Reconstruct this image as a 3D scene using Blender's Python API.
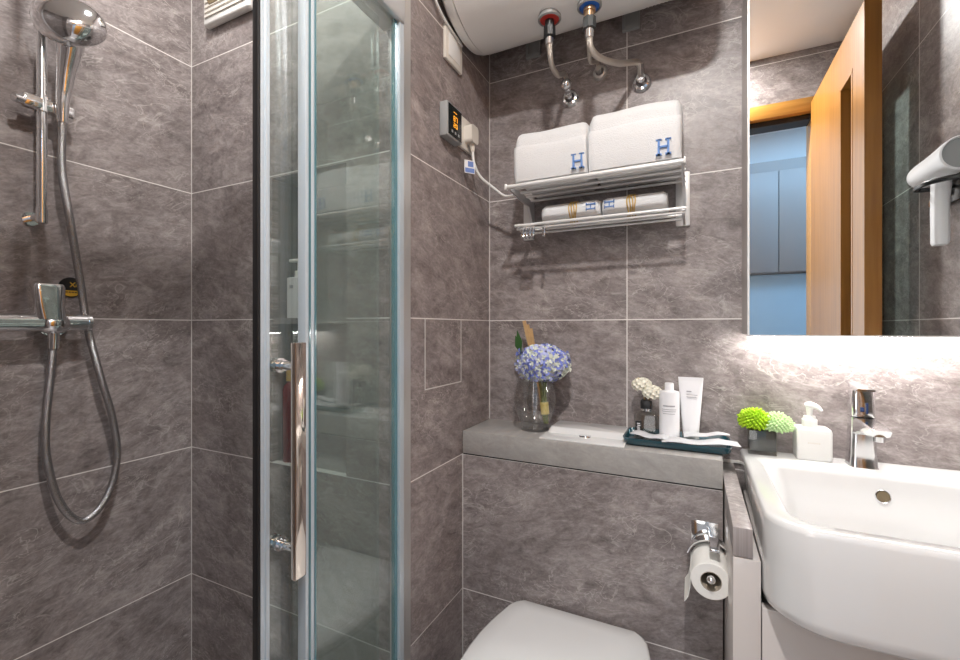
import bpy, bmesh, math, random
from mathutils import Vector, Matrix, Euler
random.seed(7)
S = bpy.context.scene
for o in list(bpy.data.objects): bpy.data.objects.remove(o)
COL = S.collection
PI = math.pi

# ------------------------------------------------------------------ camera
EYE, FPX, YAW, HOR = 1.1766, 440.31, 0.4525, 327.63
cam = bpy.data.cameras.new('camera'); camo = bpy.data.objects.new('camera', cam); COL.objects.link(camo)
cam.sensor_width = 36; cam.lens = FPX/960*36; cam.shift_y = (HOR-330)/960; cam.clip_start = 0.01
camo.location = (0, 0, EYE); camo.rotation_euler = (PI/2, 0, YAW); S.camera = camo
# ------------------------------------------------------------------ world, light, exposure
S.view_settings.view_transform = 'Standard'; S.view_settings.look = 'None'
S.view_settings.gamma = 1; S.view_settings.use_curve_mapping = False
S.view_settings.exposure = 0.06
W = bpy.data.worlds.new('world'); S.world = W; W.use_nodes = True
W.node_tree.nodes['Background'].inputs[0].default_value = (.75, .85, 1, 1)
W.node_tree.nodes['Background'].inputs[1].default_value = 0.35
def area(name, loc, rot, size, power, col, size_y=None, spread=PI):
    l = bpy.data.lights.new(name, 'AREA'); o = bpy.data.objects.new(name, l); COL.objects.link(o)
    l.shape = 'RECTANGLE' if size_y else 'DISK'; l.size = size
    if size_y: l.size_y = size_y
    l.energy = power; l.color = col; l.spread = spread
    o.location = loc; o.rotation_euler = rot
    return o
ROOM_LAMP = (.0, .12, 2.428)
SHOWER_LAMP = (-1.05, .58, 2.428)
area('room_lamp_light', (ROOM_LAMP[0], ROOM_LAMP[1], 2.418), (0, 0, 0),   .10, 24, (1, .972, .945))
area('shower_lamp_light', (SHOWER_LAMP[0], SHOWER_LAMP[1], 2.418), (0, 0, 0), .12, 6, (1, .972, .945))
area('hall_daylight', (.75, -.42, 2.41), (0, 0, 0), 1.3, 12, (.36, .66, 1), size_y=.4)
area('hall_fill_light', (-.42, -.94, 1.45), (PI/2, 0, 0), .9, 12, (1, .97, .95), size_y=1.7)  # added fill that brightens the room evenly; no hall window is known

# ------------------------------------------------------------------ pixel helper: a pixel of the photo at a known real distance
CS, SN = math.cos(YAW), math.sin(YAW)
def ray(u, v):
    x = (u-480)/FPX; z = -(v-HOR)/FPX
    return Vector((CS*x-SN, SN*x+CS, z))
def atY(u, v, Y):
    d = ray(u, v); p = d*(Y/d.y); p.z += EYE; return p
def atX(u, v, X):
    d = ray(u, v); p = d*(X/d.x); p.z += EYE; return p
def atZ(u, v, Z):
    d = ray(u, v); p = d*((Z-EYE)/d.z); p.z += EYE; return p

# ------------------------------------------------------------------ materials
MATS = {}
def nodes_of(name):
    m = bpy.data.materials.new(name); m.use_nodes = True
    return m, m.node_tree.nodes, m.node_tree.links, m.node_tree.nodes['Principled BSDF']
def plain(name, col, rough=.5, metal=0, spec=.5, bump=0, bscale=200, var=0, vscale=20, coat=0, emis=None, estr=0, sss=0, trans=0):
    m, N, L, B = nodes_of(name)
    B.inputs['Base Color'].default_value = (*col, 1); B.inputs['Roughness'].default_value = rough
    B.inputs['Metallic'].default_value = metal; B.inputs['Specular IOR Level'].default_value = spec
    B.inputs['Coat Weight'].default_value = coat; B.inputs['Coat Roughness'].default_value = .05
    if trans: B.inputs['Transmission Weight'].default_value = trans
    if emis: B.inputs['Emission Color'].default_value = (*emis, 1); B.inputs['Emission Strength'].default_value = estr
    tc = N.new('ShaderNodeTexCoord')
    if var:
        n = N.new('ShaderNodeTexNoise'); n.inputs['Scale'].default_value = vscale; n.inputs['Detail'].default_value = 5
        L.new(tc.outputs['Object'], n.inputs['Vector'])
        r = N.new('ShaderNodeMix'); r.data_type = 'RGBA'
        r.inputs[6].default_value = tuple(c*(1-var) for c in col)+(1,); r.inputs[7].default_value = tuple(min(1, c*(1+var)) for c in col)+(1,)
        L.new(n.outputs['Fac'], r.inputs[0]); L.new(r.outputs[2], B.inputs['Base Color'])
    if bump:
        n = N.new('ShaderNodeTexNoise'); n.inputs['Scale'].default_value = bscale; n.inputs['Detail'].default_value = 3
        b = N.new('ShaderNodeBump'); b.inputs['Strength'].default_value = bump; b.inputs['Distance'].default_value = .004
        L.new(tc.outputs['Object'], n.inputs['Vector']); L.new(n.outputs['Fac'], b.inputs['Height']); L.new(b.outputs[0], B.inputs['Normal'])
    MATS[name] = m; return m
def math_node(N, L, op, a, b=None, c=None):
    n = N.new('ShaderNodeMath'); n.operation = op
    for i, x in enumerate((a, b, c)):
        if x is None: continue
        if isinstance(x, (int, float)): n.inputs[i].default_value = x
        else: L.new(x, n.inputs[i])
    return n.outputs[0]
def stone(name, axis='X', w0=0, tw=.8, th=.4, z0=0, grout=.0028, tint=(1, 1, 1), vert=None, slant=.25, contrast=1, rough=.36):
    """taupe marble-look porcelain tiles; axis = horizontal world axis of the wall, 'XY' for floors"""
    m, N, L, B = nodes_of(name)
    g = N.new('ShaderNodeNewGeometry'); sp = N.new('ShaderNodeSeparateXYZ'); L.new(g.outputs['Position'], sp.inputs[0])
    w = sp.outputs['Y' if axis == 'Y' else 'X']; z = sp.outputs['Y' if axis == 'XY' else 'Z']
    uw = math_node(N, L, 'DIVIDE', math_node(N, L, 'SUBTRACT', w, w0), tw)
    uz = math_node(N, L, 'DIVIDE', math_node(N, L, 'SUBTRACT', z, z0), th)
    iw = math_node(N, L, 'FLOOR', uw); iz = math_node(N, L, 'FLOOR', uz)
    cw = math_node(N, L, 'ABSOLUTE', math_node(N, L, 'SUBTRACT', math_node(N, L, 'FRACT', uw), .5))
    cz = math_node(N, L, 'ABSOLUTE', math_node(N, L, 'SUBTRACT', math_node(N, L, 'FRACT', uz), .5))
    gw = math_node(N, L, 'GREATER_THAN', cw, .5-grout/2/tw); gz = math_node(N, L, 'GREATER_THAN', cz, .5-grout/2/th)
    mask = math_node(N, L, 'MAXIMUM', gw, gz) if grout else None
    cell = N.new('ShaderNodeCombineXYZ'); L.new(iw, cell.inputs[0]); L.new(iz, cell.inputs[1]); cell.inputs[2].default_value = w0*7.31+len(name)
    wn = N.new('ShaderNodeTexWhiteNoise'); wn.noise_dimensions = '3D'; L.new(cell.outputs[0], wn.inputs['Vector'])
    off = N.new('ShaderNodeVectorMath'); off.operation = 'SCALE'; L.new(wn.outputs['Color'], off.inputs[0]); off.inputs['Scale'].default_value = 40
    cv = N.new('ShaderNodeCombineXYZ'); L.new(w, cv.inputs[0])
    L.new(math_node(N, L, 'MULTIPLY_ADD', w, slant, math_node(N, L, 'MULTIPLY', z, 1.75)), cv.inputs[1])
    av = N.new('ShaderNodeVectorMath'); av.operation = 'ADD'; L.new(cv.outputs[0], av.inputs[0]); L.new(off.outputs[0], av.inputs[1])
    def noise(sc, det, ro, di):
        n = N.new('ShaderNodeTexNoise'); n.inputs['Scale'].default_value = sc; n.inputs['Detail'].default_value = det
        n.inputs['Roughness'].default_value = ro; n.inputs['Distortion'].default_value = di
        L.new(av.outputs[0], n.inputs['Vector']); return n.outputs['Fac']
    a = noise(5.5, 9, .66, 1.1); b = noise(21, 8, .74, .8); c = noise(90, 4, .75, .2)
    mix = math_node(N, L, 'MULTIPLY_ADD', a, .38, math_node(N, L, 'MULTIPLY_ADD', b, .42, math_node(N, L, 'MULTIPLY', c, .20)))
    r = N.new('ShaderNodeValToRGB'); L.new(mix, r.inputs[0]); e = r.color_ramp.elements
    mid = (.262, .228, .222)
    def k(col, f): return tuple((mid[i]+(col[i]-mid[i])*contrast)*tint[i]*f for i in range(3))+(1,)
    e[0].position = .38; e[0].color = k((.125, .104, .101), 1)
    e[1].position = .63; e[1].color = k((.45, .405, .394), 1)
    q = e.new(.50); q.color = k(mid, 1)
    v1 = math_node(N, L, 'ABSOLUTE', math_node(N, L, 'SUBTRACT', noise(5.2, 4, .55, 1.3), .5))
    v2 = math_node(N, L, 'ABSOLUTE', math_node(N, L, 'SUBTRACT', noise(11, 4, .58, 1.0), .51))
    mr = N.new('ShaderNodeMapRange'); L.new(math_node(N, L, 'MINIMUM', v1, v2), mr.inputs[0])
    mr.inputs[1].default_value = 0; mr.inputs[2].default_value = .010; mr.inputs[3].default_value = .42*contrast; mr.inputs[4].default_value = 0
    gate = N.new('ShaderNodeMapRange'); L.new(noise(3.1, 2, .5, 0), gate.inputs[0]); gate.inputs[1].default_value = .42; gate.inputs[2].default_value = .58
    x1 = N.new('ShaderNodeMix'); x1.data_type = 'RGBA'; L.new(math_node(N, L, 'MULTIPLY', mr.outputs[0], gate.outputs[0]), x1.inputs[0]); L.new(r.outputs[0], x1.inputs[6])
    x1.inputs[7].default_value = (.68*tint[0], .63*tint[1], .60*tint[2], 1)
    out = x1.outputs[2]
    if grout:
        x2 = N.new('ShaderNodeMix'); x2.data_type = 'RGBA'; L.new(mask, x2.inputs[0]); L.new(out, x2.inputs[6]); x2.inputs[7].default_value = (.80, .77, .74, 1)
        out = x2.outputs[2]
    L.new(out, B.inputs['Base Color']); B.inputs['Roughness'].default_value = rough; B.inputs['Specular IOR Level'].default_value = .45
    bp = N.new('ShaderNodeBump'); bp.inputs['Strength'].default_value = .12; bp.inputs['Distance'].default_value = .003
    L.new(b, bp.inputs['Height']); L.new(bp.outputs[0], B.inputs['Normal'])
    MATS[name] = m; return m
def clear(name, tint=(.90, .945, .93), f0=.045, gl=1.0, film=0):
    """thin clear glass: straight-through light plus a Schlick mirror reflection"""
    m, N, L, B = nodes_of(name); N.remove(B)
    out = N['Material Output']
    lw = N.new('ShaderNodeLayerWeight'); lw.inputs[0].default_value = .5
    p5 = math_node(N, L, 'POWER', lw.outputs['Facing'], 5)
    f = math_node(N, L, 'MULTIPLY_ADD', p5, 1-f0, f0)
    t = N.new('ShaderNodeBsdfTransparent'); t.inputs[0].default_value = (*tint, 1)
    g = N.new('ShaderNodeBsdfGlossy'); g.inputs['Roughness'].default_value = 0.015; g.inputs[0].default_value = (gl, gl, gl, 1)
    mx = N.new('ShaderNodeMixShader'); L.new(f, mx.inputs[0]); L.new(t.outputs[0], mx.inputs[1]); L.new(g.outputs[0], mx.inputs[2])
    if film:
        d = N.new('ShaderNodeBsdfDiffuse'); d.inputs[0].default_value = (.62, .68, .65, 1); m2 = N.new('ShaderNodeMixShader'); m2.inputs[0].default_value = film
        L.new(mx.outputs[0], m2.inputs[1]); L.new(d.outputs[0], m2.inputs[2]); mx = m2
    L.new(mx.outputs[0], out.inputs[0])
    MATS[name] = m; return m
def wood(name, c1, c2, axis='Z'):
    m, N, L, B = nodes_of(name)
    tc = N.new('ShaderNodeTexCoord'); mp = N.new('ShaderNodeMapping'); mp.inputs['Scale'].default_value = (30, 30, 1.4) if axis == 'Z' else (1.4, 30, 30)
    n = N.new('ShaderNodeTexNoise'); n.inputs['Scale'].default_value = 2; n.inputs['Detail'].default_value = 6; n.inputs['Distortion'].default_value = .4
    L.new(tc.outputs['Object'], mp.inputs[0]); L.new(mp.outputs[0], n.inputs['Vector'])
    r = N.new('ShaderNodeValToRGB'); L.new(n.outputs['Fac'], r.inputs[0]); e = r.color_ramp.elements
    e[0].position = .3; e[0].color = (*c1, 1); e[1].position = .7; e[1].color = (*c2, 1)
    L.new(r.outputs[0], B.inputs['Base Color']); B.inputs['Roughness'].default_value = .32
    MATS[name] = m; return m
stone('tile_back', 'X', -.177); stone('tile_left', 'Y', .30, tw=5, tint=(1.02, .99, .98)); stone('tile_shower_back', 'X', -1.62, tw=5)
stone('tile_shower_left', 'Y', .18, slant=-.35); stone('tile_right', 'Y', .68-.8); stone('tile_rear', 'X', -.2); stone('tile_floor', 'XY', -.6, tw=.6, th=.6, tint=(2.0, 2.1, 2.1), contrast=.3)
stone('tile_box', 'X', -.70, slant=-.3)
stone('counter_stone', 'X', -5, tw=20, th=20, z0=-3, grout=0, tint=(1.38, 1.52, 1.49), contrast=.3, rough=.3)
stone('counter_marble', 'XY', -5, tw=20, th=20, z0=-3, grout=0, tint=(1.5, 1.55, 1.55), contrast=.8)
stone('niche_stone', 'X', -5, tw=20, th=20, z0=-3, grout=0, tint=(.9, .96, .96), contrast=.4)
plain('ceiling_paint', (.90, .89, .87), .75)
plain('ceramic', (.77, .77, .765), .09, coat=.6)
plain('white_plastic', (.82, .815, .79), .32)
plain('cream_plastic', (.74, .70, .63), .4)
plain('tank_enamel', (.82, .82, .80), .3)
plain('chrome', (.84, .85, .86), .10, metal=1)
plain('hose_steel', (.50, .50, .51), .24, metal=1, bump=.5, bscale=420)
plain('braid', (.66, .61, .55), .38, metal=1, bump=.6, bscale=600)
plain('brushed_aluminium', (.72, .73, .74), .3, metal=.6)
plain('satin_white_metal', (.80, .80, .79), .3, metal=.25)
plain('steel_trim', (.60, .58, .56), .34, metal=.6)
plain('rose_chrome', (.78, .70, .63), .08, metal=1)
plain('mirror_glass', (.90, .92, .92), 0.0, metal=1)
plain('black_rubber', (.012, .011, .012), .5)
plain('black_plastic', (.016, .016, .017), .3)
plain('dark_grey_plastic', (.05, .055, .055), .35)
plain('grey_plastic', (.33, .34, .34), .4)
plain('teal_glass_edge', (.10, .22, .25), .12, coat=.5)
plain('door_profile', (.62, .69, .74), .3, metal=.35)
clear('shower_glass', f0=.075, film=.05); clear('vase_glass', (.97, .97, .97), .06, film=.012); clear('slot_glass', (.70, .82, .80), .06); clear('bottle_glass', (.90, .90, .88), .06)
plain('red_plastic', (.55, .03, .02), .3); plain('blue_plastic', (.01, .13, .55), .3); plain('brass', (.62, .42, .26), .3, metal=.8)
plain('towel_cotton', (.74, .745, .75), .95, bump=.6, bscale=380, spec=.1)
plain('blue_thread', (.15, .28, .58), .8); plain('raffia', (.60, .40, .13), .7)
plain('vanity_lacquer', (.60, .555, .53), .25, coat=.3); plain('dark_gap', (.02, .018, .017), .8)
plain('caulk', (.66, .64, .61), .5)
plain('paper', (.85, .83, .79), .9, bump=.2, bscale=150); plain('cardboard', (.42, .36, .29), .9)
plain('teal_lacquer', (.005, .060, .085), .18, coat=.5)
plain('soft_grey_paper', (.60, .61, .63), .55, var=.08, vscale=30)
plain('cosmetic_white', (.84, .84, .86), .3); plain('frosted_white', (.78, .80, .78), .4); plain('print_grey', (.40, .40, .42), .6)
plain('cream_flower', (.95, .89, .76), .9, var=.12, vscale=60)
plain('lime_flower', (.42, .66, .02), .7, var=.35, vscale=50); plain('mint_flower', (.62, .82, .45), .7, var=.2, vscale=50)
plain('petal_blue', (.27, .33, .82), .7, var=.25, vscale=40); plain('petal_lilac', (.50, .54, .90), .7, var=.2, vscale=40); plain('petal_cream', (.78, .82, .72), .7)
plain('leaf_green', (.03, .10, .02), .6); plain('stem_green', (.14, .18, .04), .6); plain('reed_tan', (.50, .32, .15), .7, var=.2, vscale=60); plain('straw_yellow', (.62, .50, .14), .7)
plain('dark_red_bottle', (.22, .01, .015), .2, coat=.4); plain('gold_print', (.65, .38, .04), .4)
plain('amber_led', (.9, .4, .02), .5, emis=(1, .42, .03), estr=.8); plain('display_black', (.012, .016, .016), .12)
plain('led_diffuser', (.9, .9, .9), .5, emis=(1, .955, .915), estr=66)
plain('lamp_diffuser', (.9, .9, .9), .5, emis=(1, .96, .9), estr=12)
wood('oak_door', (.30, .125, .022), (.41, .185, .036)); wood('oak_casing', (.38, .18, .035), (.50, .25, .06), 'X')
plain('hall_cabinet', (.40, .36, .34), .35); plain('hall_white', (.75, .76, .77), .6); plain('hall_marble', (.55, .74, .88), .3, var=.05, vscale=6)
plain('old_stain', (.17, .13, .075), .8, var=.3, vscale=40)
plain('navy_print', (.02, .04, .12), .3); plain('tag_print', (.16, .25, .55), .6)

# ------------------------------------------------------------------ mesh builder
class MB:
    def __init__(s): s.bm = bmesh.new(); s.mi = 0
    def _tag(s, faces):
        for f in faces: f.material_index = s.mi
    def box(s, a, b, bev=0, seg=2, rz=0):
        a, b = Vector(a), Vector(b); c = (a+b)/2; d = b-a
        r = bmesh.ops.create_cube(s.bm, size=1)
        M = Matrix.Translation(c) @ Matrix.Rotation(rz, 4, 'Z') @ Matrix.Diagonal((abs(d.x), abs(d.y), abs(d.z), 1))
        bmesh.ops.transform(s.bm, matrix=M, verts=r['verts'])
        fs = set(f for v in r['verts'] for f in v.link_faces); s._tag(fs)
        if bev:
            es = list(set(e for v in r['verts'] for e in v.link_edges))
            q = bmesh.ops.bevel(s.bm, geom=es, offset=bev, segments=seg, profile=.5, affect='EDGES'); s._tag(q['faces'])
        return s
    def loft(s, rings, cap=True, closed=True):
        vs = [[s.bm.verts.new(p) for p in r] for r in rings]; n = len(vs[0]); fs = []
        for i in range(len(vs)-1):
            for j in range(n if closed else n-1):
                k = (j+1) % n
                try: fs.append(s.bm.faces.new((vs[i][j], vs[i][k], vs[i+1][k], vs[i+1][j])))
                except ValueError: pass
        if cap and closed:
            fs.append(s.bm.faces.new(list(reversed(vs[0])))); fs.append(s.bm.faces.new(vs[-1]))
        s._tag(fs); return s
    def tube(s, pts, r, n=12, cap=True, sub=0):
        pts = [Vector(p) for p in pts]
        rr = list(r) if isinstance(r, (list, tuple)) else [r]*len(pts)
        if sub:
            q, qr = [], []
            for i in range(len(pts)-1):
                p0 = pts[max(i-1, 0)]; p1 = pts[i]; p2 = pts[i+1]; p3 = pts[min(i+2, len(pts)-1)]
                for k in range(sub):
                    t = k/sub; q.append(.5*((2*p1)+(p2-p0)*t+(2*p0-5*p1+4*p2-p3)*t*t+(3*p1-p0-3*p2+p3)*t**3)); qr.append(rr[i]*(1-t)+rr[i+1]*t)
            q.append(pts[-1]); qr.append(rr[-1]); pts, rr = q, qr
        rings = []; up = None
        for i, p in enumerate(pts):
            t = (pts[min(i+1, len(pts)-1)]-pts[max(i-1, 0)]).normalized()
            if up is None: up = t.orthogonal().normalized()
            up = (up-t*up.dot(t)).normalized(); w = t.cross(up)
            rings.append([p+(up*math.cos(2*PI*k/n)+w*math.sin(2*PI*k/n))*rr[i] for k in range(n)])
        return s.loft(rings, cap)
    def cyl(s, a, b, r, r2=None, n=24): return s.tube([a, b], [r, r if r2 is None else r2], n)
    def lathe(s, prof, c=(0, 0, 0), axis=(0, 0, 1), n=32, cap=True, sx=1, sy=1):
        ax = Vector(axis).normalized(); q = ax.to_track_quat('Z', 'Y'); c = Vector(c)
        rings = [[c+q @ Vector((r*sx*math.cos(2*PI*k/n), r*sy*math.sin(2*PI*k/n), z)) for k in range(n)] for r, z in prof]
        return s.loft(rings, cap)
    def ball(s, c, r, sc=(1, 1, 1), rot=None, seg=20):
        q = bmesh.ops.create_uvsphere(s.bm, u_segments=seg, v_segments=max(6, seg*2//3), radius=r)
        M = Matrix.Translation(c) @ (rot.to_matrix().to_4x4() if rot else Matrix()) @ Matrix.Diagonal((*sc, 1))
        bmesh.ops.transform(s.bm, matrix=M, verts=q['verts']); s._tag(set(f for v in q['verts'] for f in v.link_faces)); return s
    def prism(s, poly, d):
        """extrude the polygon (list of 3D points) by vector d"""
        d = Vector(d); return s.loft([[Vector(p) for p in poly], [Vector(p)+d for p in poly]])
    def build(s, name, mat, parent=None, sharp=35, label=None, base=None):
        bmesh.ops.recalc_face_normals(s.bm, faces=s.bm.faces[:])
        if parent is not None: off = wloc(parent)
        elif base is not None: off = Vector(base)
        else:
            co = [v.co for v in s.bm.verts]
            off = Vector(((min(c.x for c in co)+max(c.x for c in co))/2, (min(c.y for c in co)+max(c.y for c in co))/2, min(c.z for c in co)))
        for v in s.bm.verts: v.co -= off
        me = bpy.data.meshes.new(name); s.bm.to_mesh(me); s.bm.free()
        for m in (mat if isinstance(mat, (list, tuple)) else [mat]): me.materials.append(MATS[m])
        me.polygons.foreach_set('use_smooth', [True]*len(me.polygons)); me.set_sharp_from_angle(angle=math.radians(sharp))
        o = bpy.data.objects.new(name, me); COL.objects.link(o)
        if parent is not None: o.parent = parent
        else: o.location = off
        if label: o['label'] = label
        return o
def wloc(o):
    v = Vector((0, 0, 0))
    while o is not None: v += o.location; o = o.parent
    return v
def thing(name, label, cat, loc, group=None):
    o = bpy.data.objects.new(name, None); o.empty_display_size = .05; COL.objects.link(o); o.location = loc
    return tag(o, label, cat, group)
def tag(o, label, cat, group=None):
    o['label'] = label; o['category'] = cat
    if group: o['group'] = group
    return o
def struct(o, label=None):
    o['kind'] = 'structure'
    if label: o['label'] = label
    return o
def rrect(cx, cy, hx, hy, r, z, n=6, rf=None, x_only=False):
    """rounded rectangle ring in the XY plane; rf = radius at the -y corners"""
    pts = []
    for (sx, sy, a0) in ((1, 1, 0), (-1, 1, 90), (-1, -1, 180), (1, -1, 270)):
        q = min((r if sy > 0 or rf is None else rf), hx-1e-4, hy-1e-4)
        for k in range(n+1):
            a = math.radians(a0+90*k/n); pts.append(Vector((cx+sx*(hx-q)+q*math.cos(a), cy+sy*(hy-q)+q*math.sin(a), z)))
    return pts

# ------------------------------------------------------------------ the setting
YB, XL, YC, XS, YS, XR, YR, HC = 1.351, -.6213, 1.159, -1.428, .853, .59, -.03, 2.43
LEDGE_X = .06
YF = -.22                         # front end of the shower
struct(MB().box((XL-.02, YB, 0), (XR+.1, YB+.1, HC)).build('wall_back', 'tile_back'), 'taupe marble tiled wall behind basin and toilet')
# left wall: the block between shower and the toilet corner carries the soap niche
NX0, NX1, NZ0, NZ1, ND = -1.061, -.79, .80, 1.594, .13
mb = MB()
mb.mi = 0
mb.box((XS, YS, 0), (NX0, YS+.02, HC)); mb.box((NX1, YS, 0), (XL-.004, YS+.02, HC)); mb.box((NX0, YS, 0), (NX1, YS+.02, NZ0)); mb.box((NX0, YS, NZ1), (NX1, YS+.02, HC))
struct(mb.build('wall_shower_back', 'tile_shower_back'), 'taupe tiled shower wall with a recessed niche')
struct(MB().box((XL-.02, YS, 0), (XL, YB, HC)).build('wall_left', 'tile_left'), 'taupe tiled side wall between shower and towel rack')
mb = MB()
mb.box((NX0-.01, YS+.02, NZ0-.01), (NX0, YS+ND, NZ1+.01)); mb.box((NX1, YS+.02, NZ0-.01), (NX1+.01, YS+ND, NZ1+.01))
mb.box((NX0-.01, YS+ND, NZ0-.01), (NX1+.01, YS+ND+.01, NZ1+.01)); mb.box((NX0, YS+.02, NZ1), (NX1, YS+ND, NZ1+.01)); mb.box((NX0, YS+.02, NZ0-.01), (NX1, YS+ND, NZ0))
struct(mb.build('trim_niche', 'niche_stone'), 'grey stone lining of the shower niche')
struct(MB().box((NX0, YS+.004, 1.187), (NX1, YS+ND, 1.203)).build('trim_niche_shelf', 'niche_stone'), 'grey stone shelf inside the shower niche')
struct(MB().box((XS-.1, YF, 0), (XS, YS+.1, HC)).build('wall_shower_left', 'tile_shower_left'), 'taupe tiled shower wall behind the shower rail')
struct(MB().box((XS, YF-.1, 0), (XL, YF, HC)).build('wall_shower_front', 'tile_rear'))
struct(MB().box((XR, YR-.12, 0), (XR+.1, YB, HC)).build('wall_right', 'tile_right'))
DX0, DX1, DZ = -.29, .486, 2.15
mb = MB(); mb.box((XL-.1, YR-.12, 0), (DX0, YR, HC)); mb.box((DX1, YR-.12, 0), (XR, YR, HC)); mb.box((DX0, YR-.12, DZ), (DX1, YR, HC)); mb.box((XL-.1, YF-.1, 0), (XL, YR-.12, HC))
struct(mb.build('wall_rear', 'tile_rear'), 'tiled wall around the doorway, seen in the mirror')
struct(MB().box((XS-.1, -1.6, -.05), (XR+1.2, YB+.1, 0)).build('floor', 'tile_floor'))
struct(MB().box((XS-.1, -1.6, HC), (XR+1.2, YB+.1, HC+.05)).build('ceiling', 'ceiling_paint'))
# tile corner beads
def bead(name, p, r=.0022): struct(MB().box((p[0]-r, p[1]-r, p[2]), (p[0]+r, p[1]+r, p[3])).build(name, 'caulk'))
bead('trim_1', (XL, YB, .87, HC)); bead('trim_2', (XL, YC, 0, .80)); bead('trim_3', (XS, YS, 0, HC), .0016)
# stainless corner strip where the shower wall meets the side wall
struct(MB().box((XL-.004, YS-.004, 0), (XL+.003, YS+.034, HC)).box((XL-.03, YS-.004, 0), (XL+.003, YS, HC)).build('trim_4', 'steel_trim'), 'stainless steel strip on the outer tiled corner')
# inspection cover in the side wall: outline of grout
mb = MB(); y0, y1, z0, z1 = .955, 1.149, 1.017, 1.2; g = .0015
for a, b in (((y0-g, z0), (y0+g, z1)), ((y1-g, z0), (y1+g, z1)), ((y0, z0-g), (y1, z0+g))): mb.box((XL-.002, a[0], a[1]), (XL+.0006, b[0], b[1]))
struct(mb.build('trim_5', 'caulk'), 'grout outline of a small square tiled access panel')
# tiled cistern box and its stone ledge
struct(MB().box((XL, YC, 0), (LEDGE_X, YB, .799)).build('wall_cistern', 'tile_box'), 'low tiled wall behind the toilet under the stone ledge')
struct(MB().box((XL, YC+.004, .797), (LEDGE_X, YB, .803)).build('trim_6', 'dark_gap'))
tag(MB().box((XL+.001, YC-.002, .803), (LEDGE_X, YB-.001, .87), .002).build('stone_ledge', 'counter_stone'), 'grey stone ledge running above the toilet below the towel rack', 'ledge')
struct(MB().box((LEDGE_X, YB-.006, .818), (.112, YB, .824)).build('trim_7', 'caulk'))

# doorway and hall
mb = MB()
mb.box((DX0-.06, YR-.122, DZ-.006), (DX1+.06, YR+.012, DZ+.058), .003); mb.box((DX0-.06, YR-.122, 0), (DX0+.01, YR+.012, DZ), .003); mb.box((DX1-.01, YR-.122, 0), (DX1+.06, YR+.012, DZ), .003)
struct(mb.build('trim_door_casing', 'oak_casing'), 'orange oak casing around the doorway')
mb = MB(); mb.box((DX0+.01, YR-.10, DZ-.03), (DX1-.01, YR-.02, DZ-.006), 0)
struct(mb.build('trim_head_shade', 'black_rubber'))  # black strip stands in for the shade under the door head
hx0, hx1, hy = -1.4, 1.7, -.98
mb = MB(); mb.box((hx0, hy-.05, 0), (hx1, hy, HC)); mb.box((hx0-.05, hy, 0), (hx0, YR-.12, HC)); mb.box((hx1, hy, 0), (hx1+.05, YR-.12, HC)); mb.box((XR+.1, YR-.14, 0), (hx1, YR-.12, HC)); mb.box((hx0, YF-.12, 0), (XL-.1, YF-.1, HC))
struct(mb.build('wall_hall', 'hall_white'))
cab = thing('wall_cabinet', 'pale wall cabinet in the hall, reflected through the doorway in the mirror', 'cabinet', (.4, hy, 1.52))
MB().box((.075, hy+.002, 1.52), (1.28, hy+.06, 2.23)).build('body', 'hall_cabinet', cab)
for i in range(3):
    x = .077+.4*i
    MB().box((x+.002, hy+.06, 1.525), (x+.398, hy+.078, 2.16), .002).build('door', 'hall_cabinet', cab)
tag(MB().box((.075, hy+.001, .9), (1.28, hy+.02, 1.515)).build('marble_backsplash', 'hall_marble'), 'pale marble splashback under the hall cabinet in the mirror', 'splashback')

mb = MB()
for a, b in (((-.90, .57), (-.87, 2.33)), ((.03, .57), (.06, 2.33)), ((-.87, .57), (.03, .60)), ((-.87, 2.30), (.03, 2.33)), ((-.435, .60), (-.405, 2.30))): mb.box((a[0], hy+.001, a[1]), (b[0], hy+.03, b[1]), .002)
struct(mb.build('added_window_frame', 'hall_white'), 'white window frame added in the hall around the fill light')  # invented frame, put in to go with the hall fill light
# ------------------------------------------------------------------ oak door leaf, open along the right wall
dl = thing('oak_door', 'open orange oak door with a narrow glass slot, seen in the mirror', 'door', (.47, 0, 0))
dx, dt, y0, y1 = .468, .042, -.015, .668
sy0, sy1, sz0, sz1 = .425, .55, .35, 2.02
mb = MB()
for a, b in (((y0, 0.01), (sy0, 2.178)), ((sy1, 0.01), (y1, 2.178)), ((sy0, .01), (sy1, sz0)), ((sy0, sz1), (sy1, 2.178))): mb.box((dx, a[0], a[1]), (dx+dt, b[0], b[1]))
MATS['door_leaf'] = MATS['oak_door']
mb.build('leaf', 'door_leaf', dl)
mb = MB()
for a, b in (((sy0-.008, sz0), (sy0+.005, sz1)), ((sy1-.005, sz0), (sy1+.008, sz1)), ((sy0-.008, sz0-.008), (sy1+.008, sz0+.005)), ((sy0-.008, sz1-.005), (sy1+.008, sz1+.008))): mb.box((dx-.001, a[0], a[1]), (dx+dt+.001, b[0], b[1]))
mb.build('slot_frame', 'oak_door', dl)
MB().box((dx+.030, sy0+.005, sz0+.005), (dx+.036, sy1-.005, sz1-.005)).build('slot_pane', 'slot_glass', dl, label='narrow greenish glass pane')

# ------------------------------------------------------------------ lamps in the ceiling
for nm, p, lab in (('ceiling_lamp', ROOM_LAMP, 'round downlight in the ceiling just inside the doorway'), ('ceiling_lamp', SHOWER_LAMP, 'round downlight in the ceiling over the shower')):
    t = thing(nm, lab, 'lamp', p)
    MB().lathe([(.062, -.004), (.085, -.004), (.088, 0), (.088, .002)], p, cap=False).build('rim', 'white_plastic', t)
    MB().cyl((p[0], p[1], p[2]-.003), (p[0], p[1], p[2]+.001), .062).build('diffuser', 'lamp_diffuser', t)

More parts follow.
